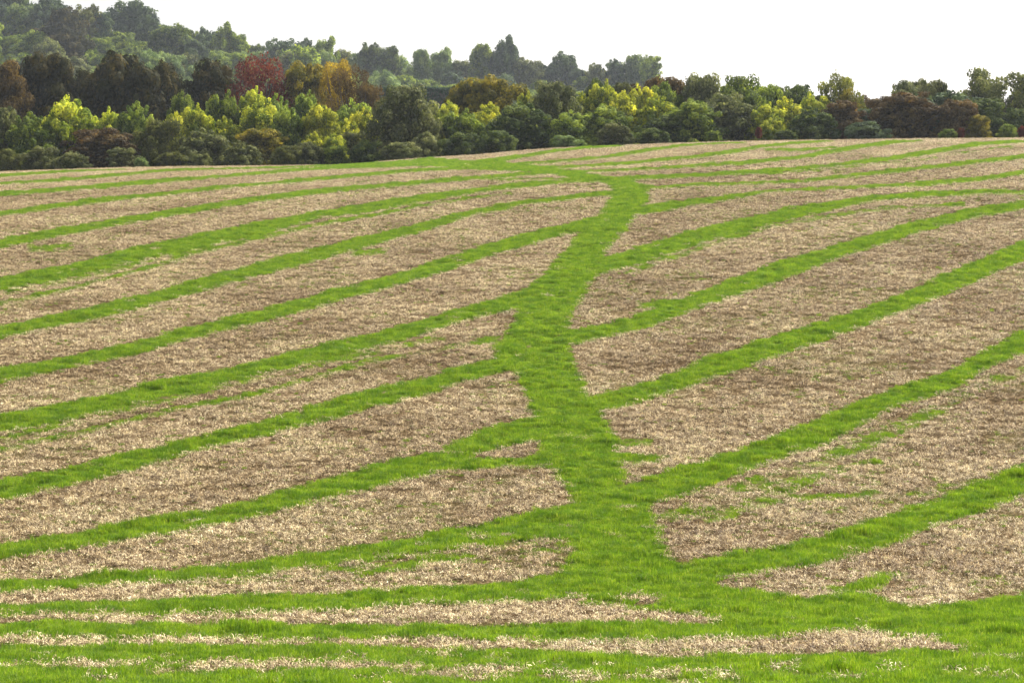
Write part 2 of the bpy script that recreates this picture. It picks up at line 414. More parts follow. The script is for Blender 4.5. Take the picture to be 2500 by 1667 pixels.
def straw_patch(name, n, size, l0, l1, w, tilt, seed):
    r = np.random.default_rng(seed)
    cc = r.uniform(-size/2, size/2, (6, 2))
    p = np.where(r.random((n, 1)) < .35, cc[r.integers(0, 6, n)] + r.normal(0, .05, (n, 2)), r.uniform(-size/2, size/2, (n, 2)))
    z = r.uniform(.0, .06, n)
    az = r.uniform(0, 2*np.pi, n); el = np.abs(r.normal(0, tilt, n)); ll = r.uniform(l0, l1, n)
    d = np.stack([np.cos(az)*np.cos(el), np.sin(az)*np.cos(el), np.sin(el)], -1)
    s = np.stack([-np.sin(az), np.cos(az), r.normal(0, .4, n)], -1); s /= np.linalg.norm(s, axis=1)[:, None]
    c = np.concatenate([p, z[:, None]], 1); ww = r.uniform(.5, 1.3, (n, 1)) * w
    bend = r.normal(0, .06, (n, 1)) * ll[:, None] * s
    V = np.zeros((n, 6, 3))
    V[:, 0] = c - s*ww/2; V[:, 1] = c + s*ww/2
    m = c + d*ll[:, None]*.5 + bend + [0, 0, .01]
    V[:, 2] = m - s*ww/2; V[:, 3] = m + s*ww/2
    t = c + d*ll[:, None]
    V[:, 4] = t - s*ww*.3; V[:, 5] = t + s*ww*.3
    b = np.arange(n)[:, None] * 6
    Fq = np.concatenate([b + [0, 1, 3, 2], b + [2, 3, 5, 4]])
    return np_mesh(name, V.reshape(-1, 3), Fq)

def scatter(name, label, pts, scl, rot, pick, meshes, mat):
    """one object: its own points, each carrying one of a few clump meshes"""
    src = bpy.data.collections.new(name + '_clumps')
    for i, me in enumerate(meshes):
        me.materials.append(mat)
        src.objects.link(bpy.data.objects.new('%s_clump' % name, me))
    me = bpy.data.meshes.new(name)
    me.vertices.add(len(pts)); me.vertices.foreach_set('co', np.asarray(pts, np.float32).ravel())
    fattr(me, 'scl', scl, typ='FLOAT_VECTOR'); fattr(me, 'rot', rot, typ='FLOAT_VECTOR'); fattr(me, 'pick', pick, typ='INT')
    o = link(name, me)
    ng = bpy.data.node_groups.new(name + '_nodes', 'GeometryNodeTree')
    ng.interface.new_socket('Geometry', in_out='INPUT', socket_type='NodeSocketGeometry')
    ng.interface.new_socket('Geometry', in_out='OUTPUT', socket_type='NodeSocketGeometry')
    N, L = ng.nodes, ng.links
    gi = N.new('NodeGroupInput'); go = N.new('NodeGroupOutput')
    ip = N.new('GeometryNodeInstanceOnPoints'); ci = N.new('GeometryNodeCollectionInfo')
    ci.inputs['Collection'].default_value = src; ci.inputs['Separate Children'].default_value = True; ci.inputs['Reset Children'].default_value = True
    ip.inputs['Pick Instance'].default_value = True
    def na(n, t):
        a = N.new('GeometryNodeInputNamedAttribute'); a.data_type = t; a.inputs['Name'].default_value = n; return a.outputs['Attribute']
    L.new(gi.outputs[0], ip.inputs['Points']); L.new(ci.outputs[0], ip.inputs['Instance'])
    L.new(na('pick', 'INT'), ip.inputs['Instance Index'])
    L.new(na('rot', 'FLOAT_VECTOR'), ip.inputs['Rotation']); L.new(na('scl', 'FLOAT_VECTOR'), ip.inputs['Scale'])
    L.new(ip.outputs[0], go.inputs[0])
    md = o.modifiers.new('scatter', 'NODES'); md.node_group = ng
    tag(o, label, kind='stuff')
    return o

def sample_field(density, y0, y1, seed, um=.345):
    r = np.random.default_rng(seed)
    w = um
    area = w * (y1*y1 - y0*y0)
    n = int(area * density)
    y = np.sqrt(r.uniform(y0*y0, y1*y1, n))
    x = r.uniform(-w, w, n) * y
    return x, y, r

def build_cover():
    gm = [grass_patch('grass_clump', 90, .30, .045, .080, .008, .8, s) for s in range(5)]
    parts = []
    for dens, y0, y1, sd in ((50, 24, 60, 1), (38, 60, 110, 2), (30, 110, 176, 3)):
        x, y, r = sample_field(dens, y0, y1, sd)
        g = green_at(x, y)
        k = r.random(len(x)) < g * 1.02
        x, y, g = x[k], y[k], g[k]
        h = (.75 + .5 * fbm(x, y, .75, 81)) * (.45 + .55 * g) * r.uniform(.8, 1.2, len(x))
        # rank tussocks in the old headland and beside the near bands
        h *= 1 + 1.0 * sstep(fbm(x, y, .8, 91, 2), .74, .86)
        s = r.uniform(.85, 1.15, len(x)) * (.45 + .55 * g)
        parts.append((np.stack([x, y, ground_z(x, y) + relief(x, y, g)], -1), np.stack([s, s, h], -1),
                      np.stack([r.normal(0, .09, len(x)), r.normal(0, .09, len(x)), r.uniform(0, 6.28, len(x))], -1), r.integers(0, 5, len(x))))
    P = [np.concatenate([p[i] for p in parts]) for i in range(4)]
    print('grass clumps', len(P[0]))
    scatter('grass', 'bright green grass growing in long bands across the field', P[0], P[1], P[2], P[3], gm, M_grass)

    sm = [straw_patch('straw_clump', 80, .40, .02, .08, .009, .55, 100 + s) for s in range(5)] + \
         [straw_patch('straw_clump', 55, .36, .03, .10, .007, .70, 200 + s) for s in range(2)]
    parts = []
    for dens, y0, y1, sd in ((20, 24, 60, 11), (14.5, 60, 110, 12), (11, 110, 176, 13)):
        x, y, r = sample_field(dens, y0, y1, sd)
        g = green_at(x, y)
        thin = sstep(fbm(x, y, 1.8, 101, 3), .34, .60)              # barer patches of earth
        k = r.random(len(x)) < np.clip((1 - sstep(g, .15, .7)) * (.8 + .2 * thin), 0, 1)
        x, y, g = x[k], y[k], g[k]
        s = r.uniform(.8, 1.25, len(x))
        parts.append((np.stack([x, y, ground_z(x, y) + relief(x, y, g)], -1), np.stack([s, s, s], -1),
                      np.stack([r.normal(0, .12, len(x)), r.normal(0, .12, len(x)), r.uniform(0, 6.28, len(x))], -1),
                      np.where(r.random(len(x)) < .22, r.integers(5, 7, len(x)), r.integers(0, 5, len(x)))))
    P = [np.concatenate([p[i] for p in parts]) for i in range(4)]
    print('straw clumps', len(P[0]))
    scatter('straw', 'pale dead straw and stubble littering the bare earth between the bands', P[0], P[1], P[2], P[3], sm, M_straw)
build_cover()

# ------------------------------------------------------------------ trees
def leaf_mat(name, c0, c1, c2, trans=.35, tc=(1.3, 1.25, .7)):
    m, N, L = new_mat(name)
    out = N.new('ShaderNodeOutputMaterial'); g = N.new('ShaderNodeNewGeometry'); oi = N.new('ShaderNodeObjectInfo')
    at = N.new('ShaderNodeAttribute'); at.attribute_name = 'bough'
    add = N.new('ShaderNodeMath'); add.operation = 'MULTIPLY_ADD'; add.inputs[1].default_value = .45
    L.new(g.outputs['Random Per Island'], add.inputs[0]); 
    m2 = N.new('ShaderNodeMath'); m2.operation = 'MULTIPLY'; m2.inputs[1].default_value = .55
    L.new(at.outputs['Fac'], m2.inputs[0]); L.new(m2.outputs[0], add.inputs[2])
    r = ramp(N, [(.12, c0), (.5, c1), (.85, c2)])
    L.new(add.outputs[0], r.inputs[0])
    h = N.new('ShaderNodeHueSaturation')
    mr = N.new('ShaderNodeMapRange'); mr.inputs['To Min'].default_value = .8; mr.inputs['To Max'].default_value = 1.2
    L.new(oi.outputs['Random'], mr.inputs['Value']); L.new(mr.outputs[0], h.inputs['Value']); L.new(r.outputs[0], h.inputs['Color'])
    b = N.new('ShaderNodeBsdfPrincipled'); b.inputs['Roughness'].default_value = .8; b.inputs['Specular IOR Level'].default_value = .08
    L.new(h.outputs[0], b.inputs['Base Color'])
    t = N.new('ShaderNodeBsdfTranslucent'); mu = N.new('ShaderNodeMixRGB'); mu.blend_type = 'MULTIPLY'; mu.inputs[0].default_value = 1
    mu.inputs[2].default_value = (*tc, 1); L.new(h.outputs[0], mu.inputs[1]); L.new(mu.outputs[0], t.inputs['Color'])
    mx = N.new('ShaderNodeMixShader'); mx.inputs[0].default_value = trans
    L.new(b.outputs[0], mx.inputs[1]); L.new(t.outputs[0], mx.inputs[2]); L.new(mx.outputs[0], out.inputs[0])
    return m
LM = {
 'Y':  leaf_mat('yellow_green_leaves', (.07, .115, .014), (.24, .30, .03), (.62, .62, .07), .40),
 'YY': leaf_mat('yellow_leaves', (.09, .13, .016), (.32, .36, .035), (.80, .76, .09), .40),
 'G':  leaf_mat('mid_green_leaves', (.04, .07, .014), (.125, .18, .030), (.34, .41, .06)),
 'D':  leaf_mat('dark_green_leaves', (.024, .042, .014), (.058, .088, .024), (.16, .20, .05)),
 'O':  leaf_mat('olive_leaves', (.05, .06, .018), (.10, .115, .030), (.22, .23, .06)),
 'S':  leaf_mat('grey_green_leaves', (.050, .060, .020), (.105, .120, .042), (.27, .275, .10), .28, (1.1, 1.15, .8)),
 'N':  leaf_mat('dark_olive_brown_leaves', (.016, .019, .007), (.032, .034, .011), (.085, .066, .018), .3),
 'U':  leaf_mat('russet_leaves', (.045, .034, .015), (.10, .072, .030), (.21, .155, .055), .3, (1.4, 1.1, .7)),
 'R':  leaf_mat('red_leaves', (.05, .014, .010), (.10, .026, .016), (.16, .055, .028), .4, (1.3, 1.0, .8)),
 'A':  leaf_mat('golden_leaves', (.055, .06, .012), (.14, .13, .018), (.34, .28, .035), .38),
 'T':  leaf_mat('orange_brown_leaves', (.045, .033, .014), (.085, .057, .022), (.17, .115, .034), .38),
 'B':  leaf_mat('blue_green_leaves', (.025, .045, .027), (.055, .084, .048), (.13, .18, .085), .3),
 'K':  leaf_mat('gold_leaves', (.10, .08, .014), (.26, .19, .02), (.48, .36, .04), .4),
 'H':  leaf_mat('clipped_hedge_leaves', (.022, .045, .028), (.035, .070, .042), (.06, .12, .06), .2),
 'P':  leaf_mat('pale_willow_leaves', (.07, .12, .04), (.135, .20, .07), (.28, .35, .13), .35),
}
m_, N_, L_ = new_mat('bark')
o_ = N_.new('ShaderNodeOutputMaterial'); b_ = N_.new('ShaderNodeBsdfPrincipled'); b_.inputs['Roughness'].default_value = .9
n_ = N_.new('ShaderNodeTexNoise'); n_.inputs['Scale'].default_value = 7; n_.inputs['Detail'].default_value = 5
r_ = ramp(N_, [(.3, (.05, .042, .035)), (.7, (.14, .12, .10))]); L_.new(n_.outputs['Fac'], r_.inputs[0]); L_.new(r_.outputs[0], b_.inputs['Base Color']); L_.new(b_.outputs[0], o_.inputs[0])
M_bark = m_

def unit(r, n):
    v = r.normal(size=(n, 3)); return v / np.linalg.norm(v, axis=1)[:, None]

def leaves(r, C, Rx, Rz, n, size, out_bias, up=0.):
    """n leaf faces round lobes with centres C, radii Rx, Rz"""
    k = r.choice(len(C), n, p=(Rx**2) / (Rx**2).sum())
    u = unit(r, n)
    # keep leaves on the outside of the whole crown more often
    rad = np.where(r.random(n) < .85, r.uniform(.86, 1.06, n), r.uniform(.45, .86, n))
    # ragged twigs
    rad *= 1 + .16 * r.normal(size=n) * (r.random(n) < .35)
    P = C[k] + u * rad[:, None] * np.stack([Rx[k], Rx[k], Rz[k]], -1)
    nrm = u * out_bias + unit(r, n) * (1.15 - out_bias) + [0, 0, up]
    nrm /= np.linalg.norm(nrm, axis=1)[:, None]
    a = np.cross(nrm, unit(r, n)); a /= np.maximum(np.linalg.norm(a, axis=1), 1e-6)[:, None]
    b = np.cross(nrm, a)
    s = size * r.uniform(.6, 1.35, n)[:, None]
    V = np.stack([P + a*s, P + b*s*.62, P - a*s*.9, P - b*s*.62], 1)
    return V, k

def tube_chain(pts, rads, seg=6):
    V, Fq = [], []
    pts = [Vector(p) for p in pts]
    for i, p in enumerate(pts):
        d = (pts[min(i+1, len(pts)-1)] - pts[max(i-1, 0)]).normalized()
        q = d.to_track_quat('Z', 'Y')
        for j in range(seg):
            a = 2*math.pi*j/seg
            V.append(p + q @ Vector((math.cos(a)*rads[i], math.sin(a)*rads[i], 0)))
    for i in range(len(pts)-1):
        for j in range(seg):
            Fq.append((i*seg+j, i*seg+(j+1) % seg, (i+1)*seg+(j+1) % seg, (i+1)*seg+j))
    return [tuple(v) for v in V], Fq

def crown_profile(kind, t):
    """radius of the crown at height fraction t (0 foot, 1 top)"""
    if kind == 'bush':  return np.sqrt(np.clip(1 - t**2.0, 0, 1)) * (.86 + .14 * np.sin(np.pi * t))
    if kind == 'shoots': return np.clip(1 - t**3.6, 0, 1) ** .5 * (.80 + .2 * sstep(t, 0, .35))
    if kind == 'round': return np.sqrt(np.clip(1 - ((t - .48) / .52) ** 2, 0, 1)) * .97 + .0
    if kind == 'dome':  return np.clip(1 - t**3.6, 0, 1) ** .5 * (.9 + .1 * sstep(t, 0, .3))
    if kind == 'tall':  return np.clip(1 - t**2.3, 0, 1) ** .52 * (.75 + .25 * sstep(t, 0, .3))
    if kind in ('open', 'sparse'): return np.sqrt(np.clip(1 - ((t - .56) / .46) ** 2, 0, 1))
    return 1 - t

KP = {  # lobes, lobe radius, stretch, leaves, leaf size, outward bias
 'bush':   (90, .155, 1.0, 15000, .037, .62),
 'shoots': (140, .125, 1.15, 19000, .036, .85),
 'round':  (110, .17, .85, 18000, .037, .7),
 'dome':   (125, .155, .75, 19000, .037, .85),
 'tall':   (120, .15, 1.05, 19000, .035, .8),
 'open':   (44, .21, .8, 12000, .036, .35),
 'sparse': (90, .15, .9, 12000, .026, .35),
 'far':    (90, .17, .8, 9000, .048, .9),
 'farwillow': (80, .15, 1.3, 9000, .046, .65),
}
def make_proto(kind, seed):
    r = np.random.default_rng(seed)
    pk = {'far': 'dome', 'farwillow': 'tall'}.get(kind, kind)
    nl, lr, st, nf, ls, ob = KP[kind]
    t = r.beta(1.25, .85, nl) * .97 + .02
    if pk in ('open', 'sparse'): t = .18 + .8 * r.beta(1.4, 1.1, nl)
    az = r.uniform(0, 2*np.pi, nl)
    # low-order irregular outline
    ph = r.uniform(0, 6.28, 4)
    irr = 1 + .13*np.sin(2*az+ph[0]) + .10*np.sin(3*az+ph[1]+3*t) + .08*np.sin(7*t+ph[2])
    prof = crown_profile(pk, t) * irr
    lrad = lr * r.uniform(.62, 1.35, nl)
    rr = np.clip(prof - lrad * .75, 0, 2) * np.where(r.random(nl) < .75, r.uniform(.84, 1.04, nl), r.uniform(.3, .85, nl))
    C = np.stack([np.cos(az)*rr, np.sin(az)*rr, np.clip(t * 2 * (1 - .04), 0, 2) - lrad * st * .55], -1)
    # a crown is several heads: one leader and lower side heads leaning out
    nh = 4
    ha = r.uniform(0, 6.28) + np.arange(nh) * 6.28 / nh + r.normal(0, .35, nh); ho = r.uniform(.42, .58, nh); hr_ = r.uniform(.48, .62, nh); hh_ = r.uniform(.70, .97, nh)
    hd = r.integers(-3, nh, nl)
    sub = hd >= 0
    H_ = np.where(sub, hd, 0)
    C[:, 0] = np.where(sub, C[:, 0]*hr_[H_] + np.cos(ha[H_])*ho[H_], C[:, 0]*.80)
    C[:, 1] = np.where(sub, C[:, 1]*hr_[H_] + np.sin(ha[H_])*ho[H_], C[:, 1]*.80)
    C[:, 2] = np.where(sub, C[:, 2]*hh_[H_], C[:, 2] * (1 - .10 * (np.hypot(C[:, 0], C[:, 1]) < .25)))
    C[:, 2] = np.maximum(C[:, 2], .06 if pk not in ('open', 'sparse') else .35)
    if pk == 'shoots':       # leading shoots that stand clear of the crown
        ns = 9; a2 = r.uniform(0, 6.28, ns); q = r.uniform(.05, .8, ns)
        tt = (1 - q**2.2)**.5
        C2 = np.stack([np.cos(a2)*q*.8, np.sin(a2)*q*.8, tt * 1.86 + r.uniform(0, .10, ns)], -1)
        C = np.concatenate([C, C2]); lrad = np.concatenate([lrad, r.uniform(.05, .085, ns)])
    V, k = leaves(r, C, lrad, lrad * st, nf, ls, ob, .12)
    if pk not in ('open', 'sparse'):     # core so the sky does not show through a dense crown
        nc = int(nf * .22); tc = r.uniform(.02, .8, nc); ac = r.uniform(0, 6.28, nc); q = np.sqrt(r.random(nc)) * crown_profile(pk, tc) * .62
        Cc = np.stack([np.cos(ac)*q, np.sin(ac)*q, tc*1.9], -1)
        V2, k2 = leaves(r, Cc, np.full(nc, .05), np.full(nc, .05), nc, ls * 1.6, .2)
        V = np.concatenate([V, V2]); k = np.concatenate([k, r.integers(0, len(C), nc)])
    V[:, :, 2] = np.maximum(V[:, :, 2], .0)
    kz = 2.0 / np.percentile(V[:, :, 2], 99.6)
    V[:, :, 2] *= kz; C[:, 2] *= kz
    n = len(V)
    Fq = np.arange(n * 4).reshape(n, 4)
    me = np_mesh('crown', V.reshape(-1, 3), Fq)
    me.materials.append(LM['G'])
    lob = r.random(len(C))
    fattr(me, 'bough', np.repeat(lob[k], 4))
    # trunk with limbs into the crown
    TV, TF = [], []
    def addt(p, rd, seg=6):
        v, f = tube_chain(p, rd, seg); o = len(TV); TV.extend(v); TF.extend([tuple(i + o for i in q) for q in f])
    top = 1.55
    addt([(0, 0, -.12), (.015, .01, .25), (-.02, .02, .7), (.02, -.01, 1.1), (0, 0, top)], [.085, .065, .05, .034, .012], 8)
    nb = {'sparse': 34, 'open': 20}.get(pk, 9)
    sel = r.choice(len(C), min(nb, len(C)), replace=False)
    for i in sel:
        c = C[i]; z0 = np.clip(c[2] * .55, .22, 1.2)
        s = np.array([0, 0, z0]); mid = s * .45 + c * .55 + np.array([0, 0, -.07]) + r.normal(0, .03, 3)
        tip = c + (c - mid) * .25
        addt([s, s*.75 + mid*.25, mid, c, tip], [.034, .028, .02, .010, .004], 5)
    tm = np_mesh('trunk', TV, TF, M_bark, True)
    return me, tm

PROTO = {}
for kind, nv in (('bush', 3), ('shoots', 3), ('round', 2), ('dome', 3), ('tall', 2), ('open', 2), ('sparse', 2), ('far', 4), ('farwillow', 2)):
    PROTO[kind] = [make_proto(kind, 300 + 17 * i + len(kind) * 7) for i in range(nv)]
_cnt = {}
CAP = {'far': 1.15, 'farwillow': 1.25, 'sparse': 1.5, 'open': 1.5, 'tall': 1.6}
def plant(kind, mat, x, y, zb, hw, height, name, label, cat, group):
    i = _cnt.get(kind, 0); _cnt[kind] = i + 1
    cm, tm = PROTO[kind][i % len(PROTO[kind])]
    root = bpy.data.objects.new(name, None); COL.objects.link(root)
    root.empty_display_size = .3
    root.location = (x, y, zb)
    root.rotation_euler = (0, 0, random.uniform(0, 6.28))
    tag(root, label, cat, group)
    t = link('trunk', tm, root)
    t.scale = (hw, hw, height / 2.0)
    c = link('crown', cm, root)
    ch = min(height, 2 * hw * CAP.get(kind, 1.35))      # a tall tree carries its crown high on the stem
    c.scale = (hw, hw, ch / 2.0); c.location = (0, 0, height - ch)
    c.material_slots[0].link = 'OBJECT'; c.material_slots[0].material = LM[mat]
    return root

TT = {'1': (0, 0, 3.36), '2': (600, 0, 3.36), '3': (1200, 0, 3.36), '4': (1800, 100, 3.36)}
G_H = 'trees and shrubs of the hedgerow along the field crest'
G_D = 'dark trees standing just behind the hedgerow'
G_F = 'trees on the hazy hill'
# layer (metres behind the crest), tile, x, top, width, kind, leaves, label
HEDGE = [
 # low shrubs at the very foot, left to right
 (6, '1', 60, 1250, 250, 'bush', 'O', 'dark olive low shrub at the far left foot of the hedgerow'),
 (6, '1', 330, 1235, 330, 'bush', 'S', 'grey-olive low shrub, second shrub from the left along the field edge'),
 (5, '1', 590, 1275, 300, 'bush', 'S', 'soft grey-green low shrub just left of the foot of the russet bush'),
 (6, '1', 1000, 1240, 260, 'bush', 'S', 'dull olive-grey low shrub just right of the foot of the russet bush'),
 (4, '1', 1160, 1320, 130, 'bush', 'P', 'tiny pale green tuft of a shrub on the field edge right of the russet bush'),
 (6, '1', 1420, 1275, 290, 'bush', 'O', 'brownish olive low shrub under the fuzzy olive tree on the left'),
 (6, '1', 1640, 1290, 230, 'bush', 'S', 'small brownish-green shrub squeezed left of the rounded grey-olive shrub'),
 (5, '1', 1960, 1195, 320, 'bush', 'S', 'rounded grey-olive shrub bulging at the field edge below the yellow-olive bush'),
 (6, '2', 330, 1225, 240, 'bush', 'O', 'olive-yellow and rust tinged shrub at the field edge, right of a dark gap'),
 (7, '2', 520, 1195, 300, 'bush', 'S', 'grey-green shrub at the field edge below the small yellow bushes'),
 (7, '2', 730, 1225, 260, 'bush', 'G', 'low green shrub at the field edge left of the ivy-clad tree'),
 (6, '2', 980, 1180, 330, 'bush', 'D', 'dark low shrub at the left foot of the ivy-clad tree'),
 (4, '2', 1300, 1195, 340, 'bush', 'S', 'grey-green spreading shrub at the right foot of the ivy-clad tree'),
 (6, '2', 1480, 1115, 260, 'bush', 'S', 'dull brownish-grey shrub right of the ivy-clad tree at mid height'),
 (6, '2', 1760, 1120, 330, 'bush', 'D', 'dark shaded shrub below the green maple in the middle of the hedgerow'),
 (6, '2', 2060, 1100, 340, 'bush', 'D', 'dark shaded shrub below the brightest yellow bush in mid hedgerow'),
 (3, '3', 620, 1140, 240, 'bush', 'P', 'pale feathery low shrub sticking out on the crest in mid hedgerow'),
 (5, '3', 860, 1160, 120, 'bush', 'G', 'very small green shrub on the crest right of the pale feathery shrub'),
 (5, '3', 1010, 1035, 300, 'bush', 'S', 'pale grey-green domed shrub at the field edge, right of centre'),
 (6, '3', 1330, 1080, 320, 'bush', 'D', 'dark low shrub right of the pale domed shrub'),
 (4, '3', 1820, 1100, 130, 'bush', 'G', 'small light green shrub at the field edge right of the dark green maple'),
 (3, '3', 2190, 1070, 50, 'tall', 'R', 'narrow red sapling standing at the field edge, right of centre'),
 (5, '4', 400, 760, 220, 'bush', 'D', 'small dark shrub under the yellow-green bushes right of the narrow red sapling'),
 (4, '4', 1050, 690, 400, 'bush', 'B', 'dark blue-green low shrub at the left foot of the big russet dome'),
 (3, '4', 1730, 750, 160, 'bush', 'G', 'small green shrub left of the short red shrub below the olive-russet tree'),
 (3, '4', 1830, 745, 75, 'tall', 'R', 'short red shrub between the olive-russet tree and the golden-olive bush'),
 (3, '4', 2215, 710, 190, 'bush', 'G', 'light green shrub at the crest under the tall open trees on the right'),
 (3, '4', 2335, 725, 100, 'bush', 'R', 'red-brown shrub at the crest in the far right corner'),
 # main hedgerow
 (13, '1', 10, 890, 270, 'dome', 'S', 'grey-green tree cut by the left edge of the photo'),
 (12, '1', 240, 955, 400, 'shoots', 'G', 'green maple with pale shoots, second from the left in the main hedgerow'),
 (15, '1', 560, 830, 440, 'shoots', 'Y', 'tall bright yellow-green maple near the left end of the hedgerow'),
 (17, '1', 900, 925, 280, 'shoots', 'Y', 'yellow-green bush rising above the russet bush'),
 (11, '1', 840, 1065, 540, 'dome', 'U', 'wide russet-brown bush in the left part of the hedgerow'),
 (15, '1', 1130, 870, 330, 'shoots', 'G', 'deep green maple right of the yellow-green bush on the left'),
 (11, '1', 1290, 985, 320, 'tall', 'O', 'fuzzy olive-green tree reaching down to the shrubs, left part of hedgerow'),
 (16, '1', 1440, 950, 300, 'shoots', 'YY', 'yellow maple right of the fuzzy olive tree'),
 (17, '1', 1600, 890, 260, 'shoots', 'Y', 'yellow-green bush with upright tips between the yellow maple and the big maple'),
 (10, '1', 1660, 1075, 430, 'bush', 'S', 'wide grey-green bush left of the yellow-olive bush'),
 (24, '1', 1500, 775, 230, 'shoots', 'G', 'green bush with one pointed yellow tip in front of the dark trees'),
 (20, '1', 1850, 790, 300, 'shoots', 'G', 'green maple directly below the left edge of the red tree'),
 (14, '1', 1840, 985, 280, 'shoots', 'Y', 'yellow-green bush left of the big white-tipped maple'),
 (15, '1', 2150, 860, 420, 'shoots', 'Y', 'big maple with pale tips below the red tree'),
 (21, '1', 2090, 750, 260, 'shoots', 'Y', 'bright green maple top right under the red tree crown'),
 (10, '1', 2150, 1065, 400, 'dome', 'A', 'yellow-olive bush below the big pale-tipped maple'),
 (19, '2', 260, 800, 280, 'shoots', 'G', 'green maple between the red tree and the olive-gold tree, lower down'),
 (13, '2', 340, 900, 280, 'shoots', 'G', 'dark green maple left of the round bright yellow bush'),
 (23, '2', 510, 775, 200, 'shoots', 'G', 'dull green maple top below the olive-gold tree'),
 (13, '2', 600, 870, 270, 'dome', 'YY', 'round bright yellow bush standing alone between green maples'),
 (9, '2', 560, 1100, 200, 'shoots', 'YY', 'small yellow-topped bush below the round bright yellow bush'),
 (9, '2', 730, 1110, 230, 'shoots', 'Y', 'small yellow-green bush right of the small yellow-topped bush'),
 (19, '2', 880, 860, 360, 'shoots', 'G', 'green maple right of the round yellow bush, below the orange-brown tree'),
 (13, '2', 830, 1000, 260, 'shoots', 'YY', 'yellow bush between the round yellow bush and the ivy-clad tree'),
 (15, '2', 975, 915, 240, 'shoots', 'YY', 'bright yellow maple touching the left side of the ivy-clad tree'),
 (11, '2', 900, 1090, 260, 'dome', 'O', 'olive bush below the yellow bush left of the ivy-clad tree'),
 (10, '2', 1290, 712, 440, 'tall', 'S', 'tall dark grey-green ivy-clad tree in the middle of the hedgerow'),
 (11, '2', 1470, 880, 230, 'tall', 'S', 'shorter grey-green stem leaning out from the right side of the ivy-clad tree'),
 (18, '2', 1570, 880, 200, 'shoots', 'Y', 'yellow-green bush just right of the ivy-clad tree, below the clipped hedge'),
 (12, '2', 1575, 985, 130, 'shoots', 'YY', 'narrow yellow bush at the right flank of the ivy-clad tree'),
 (19, '2', 1660, 850, 220, 'shoots', 'Y', 'yellow-green bush left of the golden-olive tree'),
 (12, '2', 1780, 930, 360, 'shoots', 'G', 'green maple under the left side of the golden-olive tree'),
 (15, '2', 2000, 868, 340, 'shoots', 'YY', 'brightest yellow bush below the golden-olive tree'),
 (24, '2', 1960, 650, 520, 'dome', 'A', 'golden-olive tree standing above the brightest yellow bush'),
 (25, '2', 1765, 720, 230, 'dome', 'A', 'smaller olive-gold tree at the left shoulder of the golden-olive tree'),
 (11, '3', 240, 860, 460, 'shoots', 'D', 'large dark green bush reaching the field left of the brown dome tree'),
 (18, '3', 290, 772, 150, 'shoots', 'Y', 'thin light green tip beside the left flank of the brown dome tree'),
 (15, '3', 520, 682, 370, 'tall', 'S', 'grey-brown dome-shaped tree right of the dark green bush'),
 (19, '3', 740, 765, 130, 'shoots', 'Y', 'narrow yellow-green bush right of the grey-brown dome tree'),
 (10, '3', 640, 930, 330, 'shoots', 'G', 'green bush at the foot of the grey-brown dome tree'),
 (26, '3', 880, 660, 240, 'round', 'D', 'dark treetop peeping up right of the grey-brown dome tree'),
 (20, '3', 920, 700, 290, 'shoots', 'Y', 'yellow-green maple in front of the dark treetop'),
 (24, '3', 1060, 685, 160, 'dome', 'S', 'grey-green treetop left of the yellow bush and the orange flat-topped tree'),
 (16, '3', 1070, 778, 330, 'shoots', 'YY', 'pale yellow-green domed maple right of centre'),
 (12, '3', 920, 880, 420, 'shoots', 'G', 'broad green maple in front of the pale yellow-green dome'),
 (20, '3', 1210, 725, 240, 'shoots', 'YY', 'yellow bush below the left end of the orange flat-topped tree'),
 (26, '3', 1420, 648, 420, 'dome', 'T', 'orange-brown flat-topped tree on the skyline'),
 (22, '3', 1420, 690, 260, 'round', 'G', 'green tree in front of the orange-brown flat-topped tree'),
 (16, '3', 1350, 800, 340, 'shoots', 'Y', 'green-yellow maple below the orange-brown flat-topped tree'),
 (11, '3', 1640, 835, 440, 'shoots', 'G', 'large dark green maple with bright tips reaching the field'),
 (10, '3', 1420, 950, 330, 'dome', 'D', 'dark shaded bush left of the large green maple with bright tips'),
 (22, '3', 1770, 620, 340, 'tall', 'S', 'olive-grey peaked tree on the skyline right of the orange flat-topped tree'),
 (14, '3', 1920, 780, 440, 'round', 'S', 'broad grey-olive tree below the skyline, left of the narrow red sapling'),
 (20, '3', 2040, 640, 420, 'round', 'G', 'round green-olive tree on the skyline right of the olive-grey peaked tree'),
 (22, '3', 2230, 710, 300, 'dome', 'G', 'green tree sloping down to the right of the round skyline tree'),
 (12, '3', 2270, 870, 280, 'shoots', 'Y', 'yellow-green bush above the narrow red sapling'),
 (23, '4', 300, 385, 230, 'dome', 'D', 'small dark skyline tree right of the sloping green tree'),
 (23, '4', 500, 378, 360, 'dome', 'D', 'dark green skyline tree left of the open spiky tree'),
 (14, '4', 390, 485, 300, 'shoots', 'YY', 'bright yellow-green bush left of the dark maple, right part of hedgerow'),
 (9, '4', 270, 650, 190, 'shoots', 'Y', 'small yellow-green bush right of the narrow red sapling'),
 (18, '4', 620, 460, 320, 'shoots', 'Y', 'yellow-topped green bush in front of the dark green skyline tree'),
 (10, '4', 590, 560, 340, 'shoots', 'D', 'dark green maple left of the russet bush on the right'),
 (20, '4', 830, 285, 340, 'open', 'O', 'open spiky-topped tree on the skyline left of the big gap in the trees'),
 (18, '4', 920, 405, 190, 'open', 'A', 'yellow-orange bough-like small tree in front of the open spiky tree'),
 (20, '4', 1070, 455, 170, 'open', 'T', 'small orange tree in the dip of the skyline'),
 (12, '4', 870, 500, 340, 'dome', 'U', 'russet-brown bush below the open spiky tree'),
 (13, '4', 1090, 560, 320, 'dome', 'B', 'dark green bush between the russet bush and the big russet dome'),
